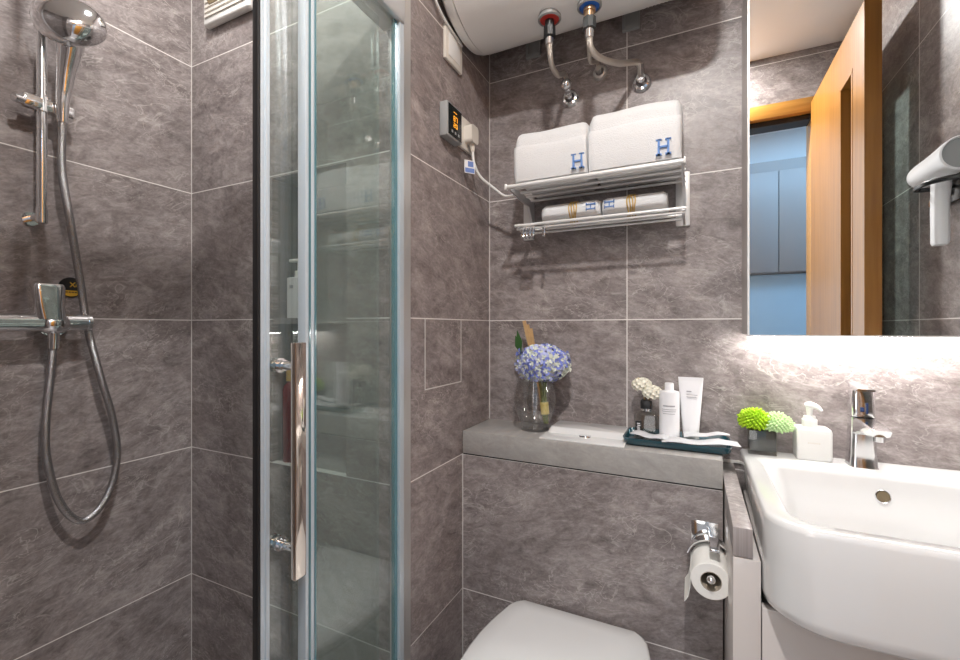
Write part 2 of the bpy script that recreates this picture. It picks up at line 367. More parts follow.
# ------------------------------------------------------------------ mirror cabinet
CX0, CX1, CY, CZ0, CZ1 = .114, .575, 1.196, 1.160, 2.02
mc = thing('mirror_cabinet', 'shallow mirror cabinet hanging above the white basin, lit underneath', 'mirror', (.34, YB, CZ0))
MB().box((CX0, CY+.006, CZ0), (CX1, YB, CZ1)).build('body', 'steel_trim', mc)
mb = MB(); e = .004
mb.box((CX0-.002, CY-.001, CZ0-.004), (CX0+e-.002, CY+.008, CZ1)); mb.box((CX1-e, CY-.001, CZ0-.004), (CX1, CY+.008, CZ1)); mb.box((CX0, CY-.001, CZ0-.004), (CX1, CY+.008, CZ0)); mb.box((CX0, CY-.001, CZ1-e), (CX1, CY+.008, CZ1))
mb.build('frame', 'satin_white_metal', mc)
MB().box((CX0+.002, CY, CZ0), (CX1-e, CY+.005, CZ1-e)).build('mirror_pane', 'mirror_glass', mc, label='plain mirror glass')
MB().box((CX0+.02, YB-.072, CZ0-.008), (CX1-.01, YB-.054, CZ0)).build('light_strip', 'led_diffuser', mc, label='glowing white light strip under the cabinet')

# ------------------------------------------------------------------ shower screen
XF, XD = -.622, -.648
fx = thing('shower_screen', 'fixed clear glass shower panel with aluminium rail beside the steel corner strip', 'shower panel', (XF, .7, 0))
mb = MB(); mb.mi = 0; mb.box((XF-.004, .575, .03), (XF+.004, .833, 1.885))
mb.build('glass_panel', 'shower_glass', fx)
mb = MB(); mb.box((XF-.011, .833, .02), (XF-.004, .849, 1.90)); mb.box((XF+.004, .833, .02), (XF+.011, .849, 1.90)); mb.box((XF-.011, .838, .02), (XF+.011, .849, 1.90)); mb.build('wall_channel', 'door_profile', fx)
MB().box((XF-.004, .822, .03), (XF+.0045, .833, 1.885)).build('channel_seal', 'teal_glass_edge', fx)
mb = MB(); mb.box((XF-.010, .560, .02), (XF+.010, .568, 1.885), .002); mb.box((XF-.010, .572, .02), (XF+.010, .581, 1.885), .002); mb.box((XF-.007, .566, .02), (XF+.007, .575, 1.885)); mb.build('post', 'door_profile', fx, label='slim aluminium post')
mb = MB()
for yy in (.568, .5805): mb.box((XF-.0108, yy, .02), (XF+.0108, yy+.0035, 1.885))
mb.build('post_seal', 'teal_glass_edge', fx, label='dark teal seal strip')
MB().box((XD-.022, YF+.002, 1.885), (XF+.016, .849, 1.945), .004).build('top_rail', 'brushed_aluminium', fx)
MB().box((XD-.022, YF+.002, 0), (XF+.016, .849, .02), .003).build('sill', 'brushed_aluminium', fx)
sd = thing('shower_door', 'sliding clear glass shower door with a long bar handle, partly open', 'shower door', (XD, .6, .02))
MB().box((XD-.004, .508, .03), (XD+.004, .80, 1.883)).build('glass_panel', 'shower_glass', sd)
mb = MB(); mb.box((XD-.009, .492, .03), (XD+.009, .4985, 1.883), .002); mb.box((XD-.006, .498, .03), (XD+.006, .503, 1.883)); mb.box((XD-.009, .502, .03), (XD+.009, .510, 1.883), .002); mb.build('edge_profile', 'door_profile', sd)
MB().box((XD-.004, .4865, .03), (XD+.009, .492, 1.883), .001).build('magnetic_seal', 'black_rubber', sd, label='black magnetic seal strip')
hb = MB().box((XD+.046, .519, .758), (XD+.058, .542, 1.152), .002).build('handle', 'rose_chrome', sd, label='long polished flat bar handle')
for z in (1.112, .806):
    mb = MB(); mb.cyl((XD-.006, .5305, z), (XD+.047, .5305, z), .0075); mb.cyl((XD+.004, .5305, z), (XD+.010, .5305, z), .0125); mb.cyl((XD-.010, .5305, z), (XD-.004, .5305, z), .0125); mb.cyl((XD-.022, .5305, z), (XD-.010, .5305, z), .009, .0105)
    mb.cyl((XD+.016, .5305, z), (XD+.020, .5305, z), .0095)
    mb.build('standoff', 'chrome', hb)

# ------------------------------------------------------------------ shower rail, hand shower, hose, mixer
BX, BY = -1.365, .476
sr = thing('shower_rail', 'vertical chrome shower rail on the tiled shower wall', 'shower rail', (BX, BY, 1.42))
MB().cyl((BX, BY, 1.424), (BX, BY, 2.06), .0095).build('rail', 'chrome', sr)
MB().cyl((BX, BY, 1.420), (BX, BY, 1.452), .0108).build('end_cap', 'chrome', sr)
for z in (1.436, 2.045): MB().cyl((BX, BY, z), (XS, BY, z), .0085).cyl((XS, BY, z), (XS+.006, BY, z), .016).build('bracket', 'chrome', sr)
hl = MB()
hl.box((BX-.013, .440, 1.680), (BX+.014, .533, 1.708), .005); hl.cyl((BX, BY, 1.678), (BX, BY, 1.712), .0145)
hl = hl.build('slider', 'chrome', sr)
MB().cyl((BX+.004, .446, 1.690), (BX+.010, .425, 1.688), .0095).build('slider_knob', 'chrome', hl)
HX, HY = -1.345, .516
hs = thing('hand_shower', 'chrome hand shower with a broad head, hung on the rail slider', 'shower head', (HX, HY, 1.66))
hc = atX(70, 22, -1.312)
mb = MB(); mb.tube([atX(62.5, 123, HX), atX(62.5, 106, HX), atX(64, 90, HX), atX(66.5, 70, HX+.006), atX(69.5, 52, HX+.016), atX(71, 36, HX+.024), hc], [.0105, .0125, .0155, .0185, .0235, .027, .020], 20, sub=4)
mb.build('handle', 'chrome', hs)
ax = Vector((.72, -.56, .42)).normalized()
MB().lathe([(.0, .042), (.016, .0415), (.032, .039), (.047, .033), (.058, .023), (.0655, .008), (.0665, -.008), (.064, -.014), (.0, -.015)], hc, ax, 40, cap=False, sx=1.03, sy=.98).build('head', 'chrome', hs)
MB().lathe([(.0, -.0165), (.056, -.0165), (.058, -.013)], hc, ax, 40, cap=False).build('spray_face', 'grey_plastic', hs)
hp = [atX(62.5, 122, HX)]+[atX(u, v, -1.36) for u, v in ((62, 170), (70, 220))]+[atX(u, v, -1.388) for u, v in ((80, 280), (87, 325))]+[atX(u, v, -1.365) for u, v in ((100, 375), (113, 420), (117, 460), (105, 500), (82, 521), (60, 503), (47, 460), (46, 420), (51, 370), (53, 345))]
tag(MB().tube(hp, .0082, 12, sub=8).build('shower_hose', 'hose_steel'), 'flexible steel hose looping down from the hand shower to the mixer', 'hose')
MX = -1.352
mx = thing('shower_mixer', 'chrome shower mixer with an upright lever and a long spout', 'tap', (MX, .50, 1.16))
MB().cyl((MX, .28, 1.188), (MX, .478, 1.188), .0205).build('spout', 'chrome', mx)
mb = MB(); mb.cyl((MX, .465, 1.188), (MX, .556, 1.188), .0195); mb.cyl((MX, .552, 1.188), (MX, .560, 1.188), .0205); mb.ball((MX, .492, 1.186), .027, (1, 1.3, .9)); mb.cyl((MX, .515, 1.185), (XS, .515, 1.185), .016); mb.cyl((XS, .515, 1.185), (XS+.012, .515, 1.185), .03); mb.build('body', 'chrome', mx)
mb = MB(); mb.loft([rrect(MX+.002, .484, .024, .026, .014, 1.196), rrect(MX+.002, .480, .024, .0275, .014, 1.225), rrect(MX+.002, .478, .025, .0295, .012, 1.270), rrect(MX+.002, .478, .022, .0265, .010, 1.277)]); mb.build('lever', 'chrome', mx)
MB().cyl((MX-.004, .494, 1.170), (MX-.007, .494, 1.128), .0105).build('hose_nut', 'chrome', mx)
st = thing('round_sticker', 'round black and gold sticker on the tiles beside the hose', 'sticker', (XS, .553, 1.28))
MB().cyl((XS, .553, 1.279), (XS+.0015, .553, 1.279), .0255, n=32).build('disc', 'black_plastic', st)
mb = MB()
X0 = XS+.0016
def bar3(mb, p, q, w=.0022):
    p, q = Vector(p), Vector(q); d = (q-p).normalized(); n = Vector((1, 0, 0)).cross(d)*w/2
    mb.prism([p+n, q+n, q-n, p-n], (.0006, 0, 0))
for a, b in (((.551, 1.292), (.561, 1.280)), ((.561, 1.292), (.551, 1.280)), ((.563, 1.289), (.570, 1.287)), ((.564, 1.289), (.563, 1.281)), ((.570, 1.288), (.569, 1.280)), ((.563, 1.284), (.570, 1.283)), ((.566, 1.294), (.567, 1.290))): bar3(mb, (X0, *a), (X0, *b))
arc = [Vector((X0, .553+.023*math.cos(a), 1.279+.023*math.sin(a))) for a in [math.radians(200+14*k) for k in range(11)]]
mb.prism(arc, (.0006, 0, 0)); mb.build('gold_mark', 'gold_print', st, label='gold emblem and gold lower band')
mb = MB()
for k in range(6): mb.box((X0+.0005, .536+.006*k, 1.2655), (X0+.0012, .540+.006*k, 1.268))
mb.build('black_lettering', 'black_plastic', st)

# exhaust grille high on the shower wall
vt = thing('exhaust_vent', 'off-white ribbed exhaust vent high on the shower wall', 'vent', (-1.245, YS, 2.08))
v0, v1, vz0, vz1 = -1.336, -1.130, 2.085, 2.295
MB().box((v0, YS-.022, vz0), (v1, YS, vz1), .008, 3).build('frame', 'white_plastic', vt)
for k in range(12): MB().box((v0+.012, YS-.0255, vz0+.022+k*.0148), (v1-.012, YS-.020, vz0+.0275+k*.0148)).build('slat', 'cream_plastic', vt)
mb = MB(); mb.prism([(-1.312, YS-.0256, 2.160), (-1.300, YS-.0256, 2.140), (-1.262, YS-.0256, 2.140), (-1.245, YS-.0256, 2.152), (-1.222, YS-.0256, 2.158), (-1.205, YS-.0256, 2.20), (-1.25, YS-.0256, 2.23), (-1.315, YS-.0256, 2.21)], (0, -.0012, 0)); mb.build('stain', 'old_stain', vt, label='brownish discoloured patch')

# bottles in the niche
def pump_bottle(x, y, z, w, h, mat, label):
    t = thing('pump_bottle', label, 'bottle', (x, y, z))
    MB().loft([rrect(x, y, w, w*.8, .008, z), rrect(x, y, w, w*.8, .008, z+h*.98), rrect(x, y, w*.8, w*.6, .006, z+h)]).build('body', mat, t)
    MB().cyl((x, y, z+h), (x, y, z+h+.018), .011).build('collar', 'white_plastic', t)
    mb = MB(); mb.cyl((x, y, z+h+.018), (x, y, z+h+.045), .004); mb.box((x-.032, y-.008, z+h+.043), (x+.01, y+.008, z+h+.053), .003); mb.build('pump', 'white_plastic', t)
    MB().box((x-.012, y-w*.8-.0008, z+h*.72), (x+.002, y-w*.8, z+h*.80)).build('mark', 'print_grey', t)
pump_bottle(-1.004, YS+.042, 1.203, .027, .115, 'cosmetic_white', 'white square pump bottle on the niche shelf behind the glass')
t = thing('red_bottle', 'dark red bottle at the bottom of the shower niche', 'bottle', (-1.028, YS+.036, NZ0))
MB().lathe([(.021, 0), (.023, .004), (.023, .20), (.020, .212), (.011, .222), (.011, .226)], (-1.028, YS+.036, NZ0)).build('body', 'dark_red_bottle', t)
MB().cyl((-1.028, YS+.036, NZ0+.226), (-1.028, YS+.036, NZ0+.258), .013).build('cap', 'gold_print', t)

# ------------------------------------------------------------------ water heater and its pipes
R, hyc, hzc, h0, h1 = .196, 1.136, 2.188, -.617, .065
wh = thing('water_heater', 'white horizontal cylindrical water heater high on the wall above the towels', 'water heater', (-.27, YB, 2.0))
MB().lathe([(.0, 0), (.09, .0005), (.15, .003), (.178, .009), (.190, .018), (.1945, .032), (.195, .045)], (h0, hyc, hzc), (1, 0, 0), 64, cap=False).build('end_cap', 'tank_enamel', wh)
MB().lathe([(.1935, .045), (R, .047), (R, .62), (.194, .626)], (h0, hyc, hzc), (1, 0, 0), 64, cap=False).build('tank', 'tank_enamel', wh)
MB().lathe([(.1945, .626), (.190, .648), (.17, .664), (.12, .672), (.0, .676)], (h0, hyc, hzc), (1, 0, 0), 64, cap=False).build('end_cap', 'tank_enamel', wh)
for x in (-.463, -.165):
    mb = MB(); mb.box((x-.024, YB-.012, 2.05), (x-.017, YB-.001, 2.20)); mb.box((x+.017, YB-.012, 2.05), (x+.024, YB-.001, 2.20)); mb.box((x-.024, YB-.012, 2.043), (x+.024, YB-.001, 2.054)); mb.box((x-.024, YB-.004, 2.05), (x+.024, YB-.001, 2.24)); mb.box((x-.02, YB-.05, 2.15), (x+.02, YB-.001, 2.19))
    mb.build('wall_bracket', 'grey_plastic', wh)
def under(x, y): return hzc-math.sqrt(R*R-(y-hyc)**2)
for x, col, nm in ((-.342, 'red_plastic', 'hot'), (-.238, 'blue_plastic', 'cold')):
    y = 1.122; z = under(x, y)
    rg = MB().lathe([(.030, .004), (.0305, -.006), (.026, -.0085), (.0255, -.004)], (x, y, z), n=32, cap=False).build('pipe_ring', 'grey_plastic', wh)
    MB().lathe([(.0255, -.003), (.024, -.007), (.012, -.009), (.012, .0)], (x, y, z), n=32, cap=False).build('colour_ring', col, rg, label=('red' if nm == 'hot' else 'blue')+' plastic ring')
mb = MB()
for k in range(7): mb.box((-.115+k*.009, 1.222, 2.0165), (-.109+k*.009, 1.232, 2.021))
mb.build('printed_mark', 'black_plastic', wh)
def escutcheon(mb, p, r=.024): mb.lathe([(r, 0), (r, .003), (r*.8, .010), (r*.55, .012), (r*.55, 0)], (p[0], YB, p[2]), (0, -1, 0), 28, cap=False)
t = thing('water_hose', 'braided hot water hose under the red ring of the heater', 'hose', (-.342, 1.122, 1.90))
x, y = -.342, 1.122; z = under(x, y)
MB().cyl((x, y, z-.002), (x, y, z-.03), .012).cyl((x, y, z-.026), (x, y, z-.052), .016, .0165, n=8).build('insulated_nut', 'black_plastic', t)
MB().cyl((x, y, z-.052), (x, y, z-.072), .0105).build('ferrule', 'chrome', t)
ve = Vector((-.344, 1.312, 1.905))
MB().tube([(x, y, z-.070), (x, y+.006, z-.095), (x-.002, y+.03, z-.112), (x-.001, y+.085, z-.108), (ve.x, ve.y-.03, 1.925), ve], .0072, 10, sub=6).build('braided_hose', 'braid', t)
mb = MB(); mb.cyl(ve+Vector((0, 0, .012)), ve-Vector((0, 0, .018)), .0095, n=6); mb.cyl((ve.x, ve.y, ve.z-.02), (ve.x, YB, ve.z-.02), .010); mb.ball((ve.x, ve.y-.014, ve.z-.002), .0175); escutcheon(mb, (ve.x, 0, ve.z-.02), .027); mb.build('angle_valve', 'chrome', t)
t = thing('water_hose', 'braided cold water hoses under the blue ring of the heater', 'hose', (-.238, 1.122, 1.90))
x = -.238; z = under(x, y)
MB().cyl((x, y, z-.002), (x, y, z-.035), .0115).cyl((x, y, z-.010), (x, y, z-.018), .015).build('brass_nipple', 'brass', t)
MB().cyl((x, y, z-.034), (x, y, z-.062), .0165, n=8).build('insulated_nut', 'dark_grey_plastic', t)
MB().cyl((x, y, z-.062), (x, y, z-.085), .0115).build('ferrule', 'chrome', t)
v2 = Vector((-.136, 1.318, 1.905))
MB().tube([(x, y, z-.083), (x+.002, y+.008, z-.105), (x+.018, y+.04, z-.116), (x+.055, y+.10, z-.108), (v2.x-.008, v2.y-.012, 1.922), v2], .0082, 10, sub=6).build('braided_hose', 'braid', t)
mb = MB(); mb.cyl(v2+Vector((0, 0, .012)), v2-Vector((0, 0, .026)), .0105, n=6); mb.cyl((v2.x, v2.y-.004, v2.z-.02), (v2.x, YB, v2.z-.02), .011); escutcheon(mb, (v2.x, 0, v2.z-.022), .027); mb.build('angle_valve', 'chrome', t)
v3 = Vector((-.254, 1.33, 1.942))
MB().tube([(x-.004, y+.012, z-.075), (x-.012, y+.05, z-.075), (x-.018, y+.10, z-.085), (v3.x-.002, v3.y-.02, v3.z+.012), v3], .0055, 10, sub=6).build('relief_hose', 'braid', t)
mb = MB(); mb.cyl((v3.x, v3.y-.012, v3.z), (v3.x, YB, v3.z), .008); escutcheon(mb, v3, .022); mb.build('wall_flange', 'steel_trim', t)

# ------------------------------------------------------------------ sockets, timer, cords on the side wall
t = thing('socket_cover', 'cream square socket cover on the side wall below the heater', 'socket', (XL, 1.093, 1.93))
MB().box((XL, 1.044, 1.919), (XL+.009, 1.142, 2.014), .003).build('plate', 'cream_plastic', t)
MB().box((XL+.009, 1.060, 1.935), (XL+.0105, 1.126, 1.998), .001).build('flap', 'white_plastic', t)
MB().tube([(XL+.012, 1.132, 1.998), (XL+.013, 1.10, 2.002), (XL+.012, 1.04, 2.012), (XL+.011, .985, 2.04), (XL+.014, .945, 2.09), (XL+.03, .932, 2.14), (h0+.055, .950, 2.165)], .0036, 8, sub=6).build('power_cord', 'white_plastic', wh, label='white power cord')
t = thing('timer_display', 'small black wall timer with amber digits on the side wall', 'timer', (XL, 1.066, 1.705))
MB().box((XL, 1.024, 1.706), (XL+.026, 1.108, 1.800), .004).build('case', 'grey_plastic', t)
sc = MB().box((XL+.026, 1.029, 1.711), (XL+.0275, 1.103, 1.795), .001).build('screen', 'display_black', t)
mb = MB(); xs = XL+.0277
for (cy, cz, hh, segs) in ((1.060, 1.779, .0045, 'g'), (1.070, 1.779, .0045, 'g'), (1.060, 1.762, .0065, 'abcdefg'), (1.072, 1.762, .0065, 'abc'), (1.060, 1.744, .0055, 'abged'), (1.072, 1.744, .0055, 'abcdef')):
    w = .0038
    sg = dict(a=((cy-w, cz+hh), (cy+w, cz+hh)), g=((cy-w, cz), (cy+w, cz)), d=((cy-w, cz-hh), (cy+w, cz-hh)), b=((cy+w, cz), (cy+w, cz+hh)), c=((cy+w, cz-hh), (cy+w, cz)), f=((cy-w, cz), (cy-w, cz+hh)), e=((cy-w, cz-hh), (cy-w, cz)))
    for q in segs: bar3(mb, (xs, *sg[q][0]), (xs, *sg[q][1]), .0018)
mb.build('digits', 'amber_led', t, label='glowing amber digits')
mb = MB()
for k in range(3): mb.box((xs, 1.044+.018*k, 1.720), (xs+.0006, 1.052+.018*k, 1.727))
mb.build('button', 'grey_plastic', t)
t.location.z -= .010
t = thing('wall_socket', 'cream wall socket with a plug in it beside the timer', 'socket', (XL, 1.19, 1.70))
MB().box((XL, 1.128, 1.706), (XL+.009, 1.221, 1.800), .003).build('plate', 'cream_plastic', t)
pl = thing('power_plug', 'cream plug and cord running from the socket to the towel rack', 'plug', (XL+.03, 1.185, 1.72))
MB().loft([[Vector((XL+.009+q.z, q.x, q.y)) for q in rrect(1.174, 1.752, .022, .026, .010, zz)] for zz in (0, .018, .026)]).cyl((XL+.022, 1.176, 1.735), (XL+.024, 1.180, 1.705), .009, .0055).build('body', 'cream_plastic', pl)
MB().tube([(XL+.024, 1.180, 1.708), (XL+.025, 1.184, 1.675), (XL+.036, 1.205, 1.637), (XL+.072, 1.233, 1.602), (XL+.105, 1.240, 1.577), (XL+.148, 1.222, 1.572)], .0042, 8, sub=6).build('cord', 'white_plastic', pl)
tc_, td, tn = Vector((XL+.024, 1.158, 1.652)), Vector((.60, .80, 0)), Vector((.80, -.60, 0))
def quad(u0, u1, w0, w1, h): return [tc_+td*u+Vector((0, 0, w))+tn*h for u, w in ((u0, w0), (u1, w0), (u1, w1), (u0, w1))]
tg = MB().prism(quad(-.017, .017, -.019, .019, 0), tn*.0012).build('tag', 'cosmetic_white', pl, label='small printed tag')
MB().prism(quad(-.015, .015, -.017, -.004, .0012), tn*.0005).prism(quad(-.006, .012, .000, .016, .0012), tn*.0005).build('tag_print', 'tag_print', tg)

# ------------------------------------------------------------------ towel rack
rk = thing('towel_rack', 'two-tier silver towel rack on the tiled back wall', 'towel rack', (-.25, YB, 1.46))
RX0, RX1 = -.463, -.024
ZU, ZL = 1.562, 1.474
for x0, x1 in ((-.496, -.461), (-.046, -.010)):
    MB().box((x0, YB-.010, 1.458), (x1, YB-.0005, 1.608), .002).build('wall_plate', 'satin_white_metal', rk)
for x in (RX0, RX1):
    mb = MB()
    mb.prism([(x-.003, 1.134, ZU+.008), (x-.003, 1.130, ZU), (x-.003, 1.17, ZU-.004), (x-.003, 1.26, ZU-.010), (x-.003, YB-.006, ZU-.010), (x-.003, YB-.006, ZU+.012), (x-.003, 1.24, ZU+.014), (x-.003, 1.18, ZU+.014)], (.006, 0, 0))
    mb.build('side_arm', 'brushed_aluminium', rk)
    mb = MB(); mb.prism([(x-.003, 1.215, ZL+.008), (x-.003, 1.210, ZL-.004), (x-.003, 1.24, ZL-.014), (x-.003, YB-.006, ZL-.014), (x-.003, YB-.006, ZL+.002), (x-.003, 1.25, ZL+.002)], (.006, 0, 0))
    mb.build('side_arm', 'brushed_aluminium', rk)
    mb = MB(); mb.prism([(x-.004, YB-.008, ZU-.010), (x-.004, YB-.060, ZU-.010), (x-.004, YB-.008, ZU-.075)], (.008, 0, 0)); mb.build('gusset', 'brushed_aluminium', rk)
MB().cyl((RX0-.006, 1.132, ZU+.004), (RX1+.004, 1.132, ZU+.004), .0058).box((RX0-.009, 1.124, ZU-.004), (RX0-.003, 1.140, ZU+.012), .002).box((RX1+.002, 1.124, ZU-.004), (RX1+.007, 1.140, ZU+.012), .002).build('front_rail', 'satin_white_metal', rk)
for y in (1.178, 1.222, 1.268, 1.315): MB().cyl((RX0-.008, y, ZU+.012), (RX1+.005, y, ZU+.012), .004).build('shelf_bar', 'satin_white_metal', rk)
MB().cyl((RX0-.012, 1.213, ZL+.002), (RX1+.006, 1.213, ZL+.002), .0042).build('lower_front_rail', 'satin_white_metal', rk)
for y in (1.220, 1.262, 1.305): MB().cyl((RX0-.008, y, ZL-.004 if y > 1.23 else ZL-.007), (RX1+.005, y, ZL-.004 if y > 1.23 else ZL-.007), .0036).build('lower_bar', 'satin_white_metal', rk)
def hook(x):
    mb = MB(); mb.box((x-.004, 1.205, ZL-.016), (x+.004, 1.221, ZL-.007), .001); mb.tube([(x, 1.213, ZL-.014), (x, 1.213, ZL-.030), (x, 1.207, ZL-.038), (x, 1.198, ZL-.036), (x, 1.195, ZL-.027)], .0024, 8, sub=4); return mb.build('hook', 'chrome', rk)
for x in (-.448, -.438, -.428, -.418, -.385): hook(x)

def towel(x0, x1, ztop, label, hx, seed):
    rnd = random.Random(seed)
    y0, y1, z0 = 1.155, 1.338, ZU+.0165
    t = thing('bath_towel', label, 'towel', ((x0+x1)/2, (y0+y1)/2, z0), 'folded bath towels on the top shelf')
    def section(x, grow, ya, yb, za, zb, r, bulge):
        ring = []
        q = rrect((ya+yb)/2, (za+zb)/2, (yb-ya)/2+grow, (zb-za)/2+grow, r, 0, 7)
        for p in q:
            f = (p.y-za)/(zb-za)
            yy = p.x - bulge*math.sin(max(0, min(1, f))*PI)*(1 if p.x < (ya+yb)/2 else -.2)
            ring.append(Vector((x, yy, p.y)))
        return ring
    mb = MB(); n = 26; rings = []
    for i in range(n+1):
        f = i/n; x = x0+(x1-x0)*f
        edge = min(f, 1-f)*(x1-x0)
        g = -.012*max(0, 1-edge/.014)**2
        sag = .0015*math.sin(f*PI*2.3+seed)+.001*math.sin(f*9+seed*2)
        rings.append(section(x, g, y0, y1, z0-g, ztop+sag, .034, .006+.002*math.sin(f*7+seed)))
    mb.loft(rings); body = mb.build('body', 'towel_cotton', t, sharp=60)
    mb = MB(); rings = []
    zf = z0+(ztop-z0)*.66
    for i in range(n+1):
        f = i/n; x = x0+.001+(x1-x0-.002)*f; e = .002*math.sin(f*6+seed)
        edge = min(f, 1-f)*(x1-x0); g = .005*max(0, 1-edge/.010)**2
        fr = lambda z: y0-(.006+.002*math.sin(f*7+seed))*math.sin(PI*min(1, max(0, (z-z0)/(ztop-z0))))
        ring = []
        zs = [z0+.004, z0+.02, z0+.045, z0+.07, zf-.008+e, zf+e]
        for k, zz in enumerate(zs): ring.append(Vector((x, fr(zz)-(.007 if 0 < k < 5 else .004)+g, zz)))
        for zz in reversed(zs): ring.append(Vector((x, fr(zz)+.006+(.02 if zz < z0+.03 else 0), zz)))
        rings.append(ring)
    mb.loft(rings); mb.build('front_fold', 'towel_cotton', t, sharp=60)
    hz0, hz1 = 1.592, 1.630; w = .013; yy = y0-.0150
    mb = MB(); y2 = y0-.006
    for xx in (hx-w, hx+w-.005): mb.box((xx, yy, hz0), (xx+.005, y2, hz1))
    mb.box((hx-w+.003, yy, (hz0+hz1)/2-.002), (hx+w-.003, y2, (hz0+hz1)/2+.002))
    for zz in (hz0, hz1-.003):
        mb.box((hx-w-.004, yy, zz), (hx-w+.009, y2, zz+.003)); mb.box((hx+w-.009, yy, zz), (hx+w+.004, y2, zz+.003))
    mb.build('embroidered_letter', 'blue_thread', t, label='blue embroidered letter H')
towel(-.453, -.250, 1.726, 'folded white bath towel on the left of the top rack shelf', -.273, 1)
towel(-.247, -.026, 1.738, 'folded white bath towel on the right of the top rack shelf', -.066, 4)
def roll(x0, x1, bx, hx, label):
    zc = ZL+.0002; t = thing('face_towel', label, 'towel', ((x0+x1)/2, 1.275, zc), 'banded face towels on the lower shelf')
    mb = MB(); n = 16; rings = []
    for i in range(n+1):
        f = i/n; x = x0+(x1-x0)*f; edge = min(f, 1-f)*(x1-x0); g = .007*max(0, 1-edge/.009)**2
        pinch = .002*math.exp(-((x-bx)/.012)**2)
        ring = []
        for k in range(24):
            a = 2*PI*k/24; sx = math.copysign(abs(math.cos(a))**.7, math.cos(a)); sz = math.copysign(abs(math.sin(a))**.8, math.sin(a))
            ring.append(Vector((x, 1.266+sx*(.044-g-pinch), zc+.030+sz*(.030-g*.8-pinch))))
        rings.append(ring)
    mb.loft(rings); mb.build('body', 'towel_cotton', t, sharp=60)
    for k in range(4):
        mb = MB(); x = bx-.009+.006*k
        pts = []
        for q in range(25):
            a = 2*PI*q/24; pts.append((x+.002*math.sin(q+k), 1.266+math.copysign(abs(math.cos(a))**.7, math.cos(a))*.0457, zc+.030+math.copysign(abs(math.sin(a))**.8, math.sin(a))*.0312))
        mb.tube(pts, .0018, 6, cap=False); mb.build('raffia_tie', 'raffia', t, label='straw coloured raffia tie')
    mb = MB(); yy = 1.266-.0455; h = .010; z2 = zc+.036
    mb.box((hx-.013, yy, z2+h-.005), (hx+.013, yy+.014, z2+h-.002)); mb.box((hx-.013, yy, z2-h+.002), (hx+.013, yy+.014, z2-h+.005)); mb.box((hx-.0015, yy, z2-h+.004), (hx+.0015, yy+.014, z2+h-.004))
    for sx in (-.013, .011): mb.box((hx+sx, yy, z2+h-.008), (hx+sx+.002, yy+.014, z2+h+.001)); mb.box((hx+sx, yy, z2-h-.001), (hx+sx+.002, yy+.014, z2-h+.008))
    mb.build('embroidered_letter', 'blue_thread', t, label='blue embroidered letter H turned on its side')
roll(-.398, -.232, -.306, -.256, 'small rolled white face towel on the left of the lower rack shelf')
roll(-.226, -.062, -.150, -.206, 'small rolled white face towel on the right of the lower rack shelf')

# ------------------------------------------------------------------ on the ledge: flush plate, vase, tray and toiletries
LZ = .870
fp = thing('flush_plate', 'white flush plate let into the stone ledge', 'flush plate', (-.28, 1.25, LZ))
MB().box((-.386, YC+.006, LZ), (-.160, 1.343, LZ+.004), .0015).build('base_plate', 'ceramic', fp)
MB().loft([rrect(-.273, 1.287, .111, .054, .012, LZ+.004), rrect(-.273, 1.290, .104, .048, .010, LZ+.018), rrect(-.273, 1.290, .101, .045, .010, LZ+.0195)]).build('raised_cover', 'ceramic', fp)
MB().lathe([(.0, .0085), (.016, .008), (.0175, .004)], (-.272, 1.226, LZ), n=28, cap=False, sx=1, sy=.7).build('flush_button', 'chrome', fp, label='small oval chrome flush button')

VX, VY = -.432, 1.268
va = tag(MB().lathe([(.0, .006), (.036, .006), (.040, .010), (.041, .018), (.050, .036), (.060, .062), (.0635, .090), (.060, .120), (.053, .145), (.046, .162), (.0445, .162), (.051, .144), (.058, .120), (.0615, .090), (.058, .063), (.048, .038), (.038, .022), (.042, .018), (.043, .0), (.0, .0)], (VX, VY, LZ), n=48, cap=False).build('glass_vase', 'vase_glass'), 'clear rounded glass vase on the ledge in the corner', 'vase')
fl = thing('hydrangea_bunch', 'blue and cream hydrangea bunch standing in the glass vase', 'flowers', (VX, VY, LZ+.02))
mb = MB(); rnd = random.Random(3); C0 = Vector((VX+.025, VY-.006, 1.072))
def petal(mb, c, d, n, L, w):
    s = d.cross(n).normalized(); tip = c+d*L+n*.003
    vs = [mb.bm.verts.new(p) for p in (c, c+d*L*.4+s*w*.75, c+d*L*.8+s*w+n*.004, tip, c+d*L*.8-s*w+n*.004, c+d*L*.4-s*w*.75)]
    f1 = mb.bm.faces.new((vs[0], vs[1], vs[2], vs[3])); f2 = mb.bm.faces.new((vs[0], vs[3], vs[4], vs[5])); mb._tag((f1, f2))
for i in range(150):
    zz = 1-2*(i+.5)/150; a = i*2.39996; rr = math.sqrt(1-zz*zz); n = Vector((rr*math.cos(a), rr*math.sin(a), zz))
    j = .88+.2*rnd.random(); c = C0+Vector((n.x*.076*j, n.y*.066*j, n.z*.050*j)); n = (n+Vector((rnd.uniform(-.3, .3), rnd.uniform(-.3, .3), rnd.uniform(-.3, .3)))).normalized()
    d0 = n.orthogonal().normalized(); s0 = n.cross(d0); ph = rnd.random()*PI; mb.mi = rnd.choice((0, 0, 1, 1, 2))
    for k in range(4):
        an = ph+k*PI/2; petal(mb, c, d0*math.cos(an)+s0*math.sin(an), n, .0165, .0068)
    mi = mb.mi; mb.mi = 2; mb.ball(c+n*.002, .0032, seg=6)
    for k in range(4):
        an = ph+k*PI/2; petal(mb, c+n*.0012, d0*math.cos(an)+s0*math.sin(an), n, .0085, .0034)
    mb.mi = mi
mb.mi = 2
mb.build('blossom_head', ['petal_blue', 'petal_lilac', 'petal_cream'], fl)
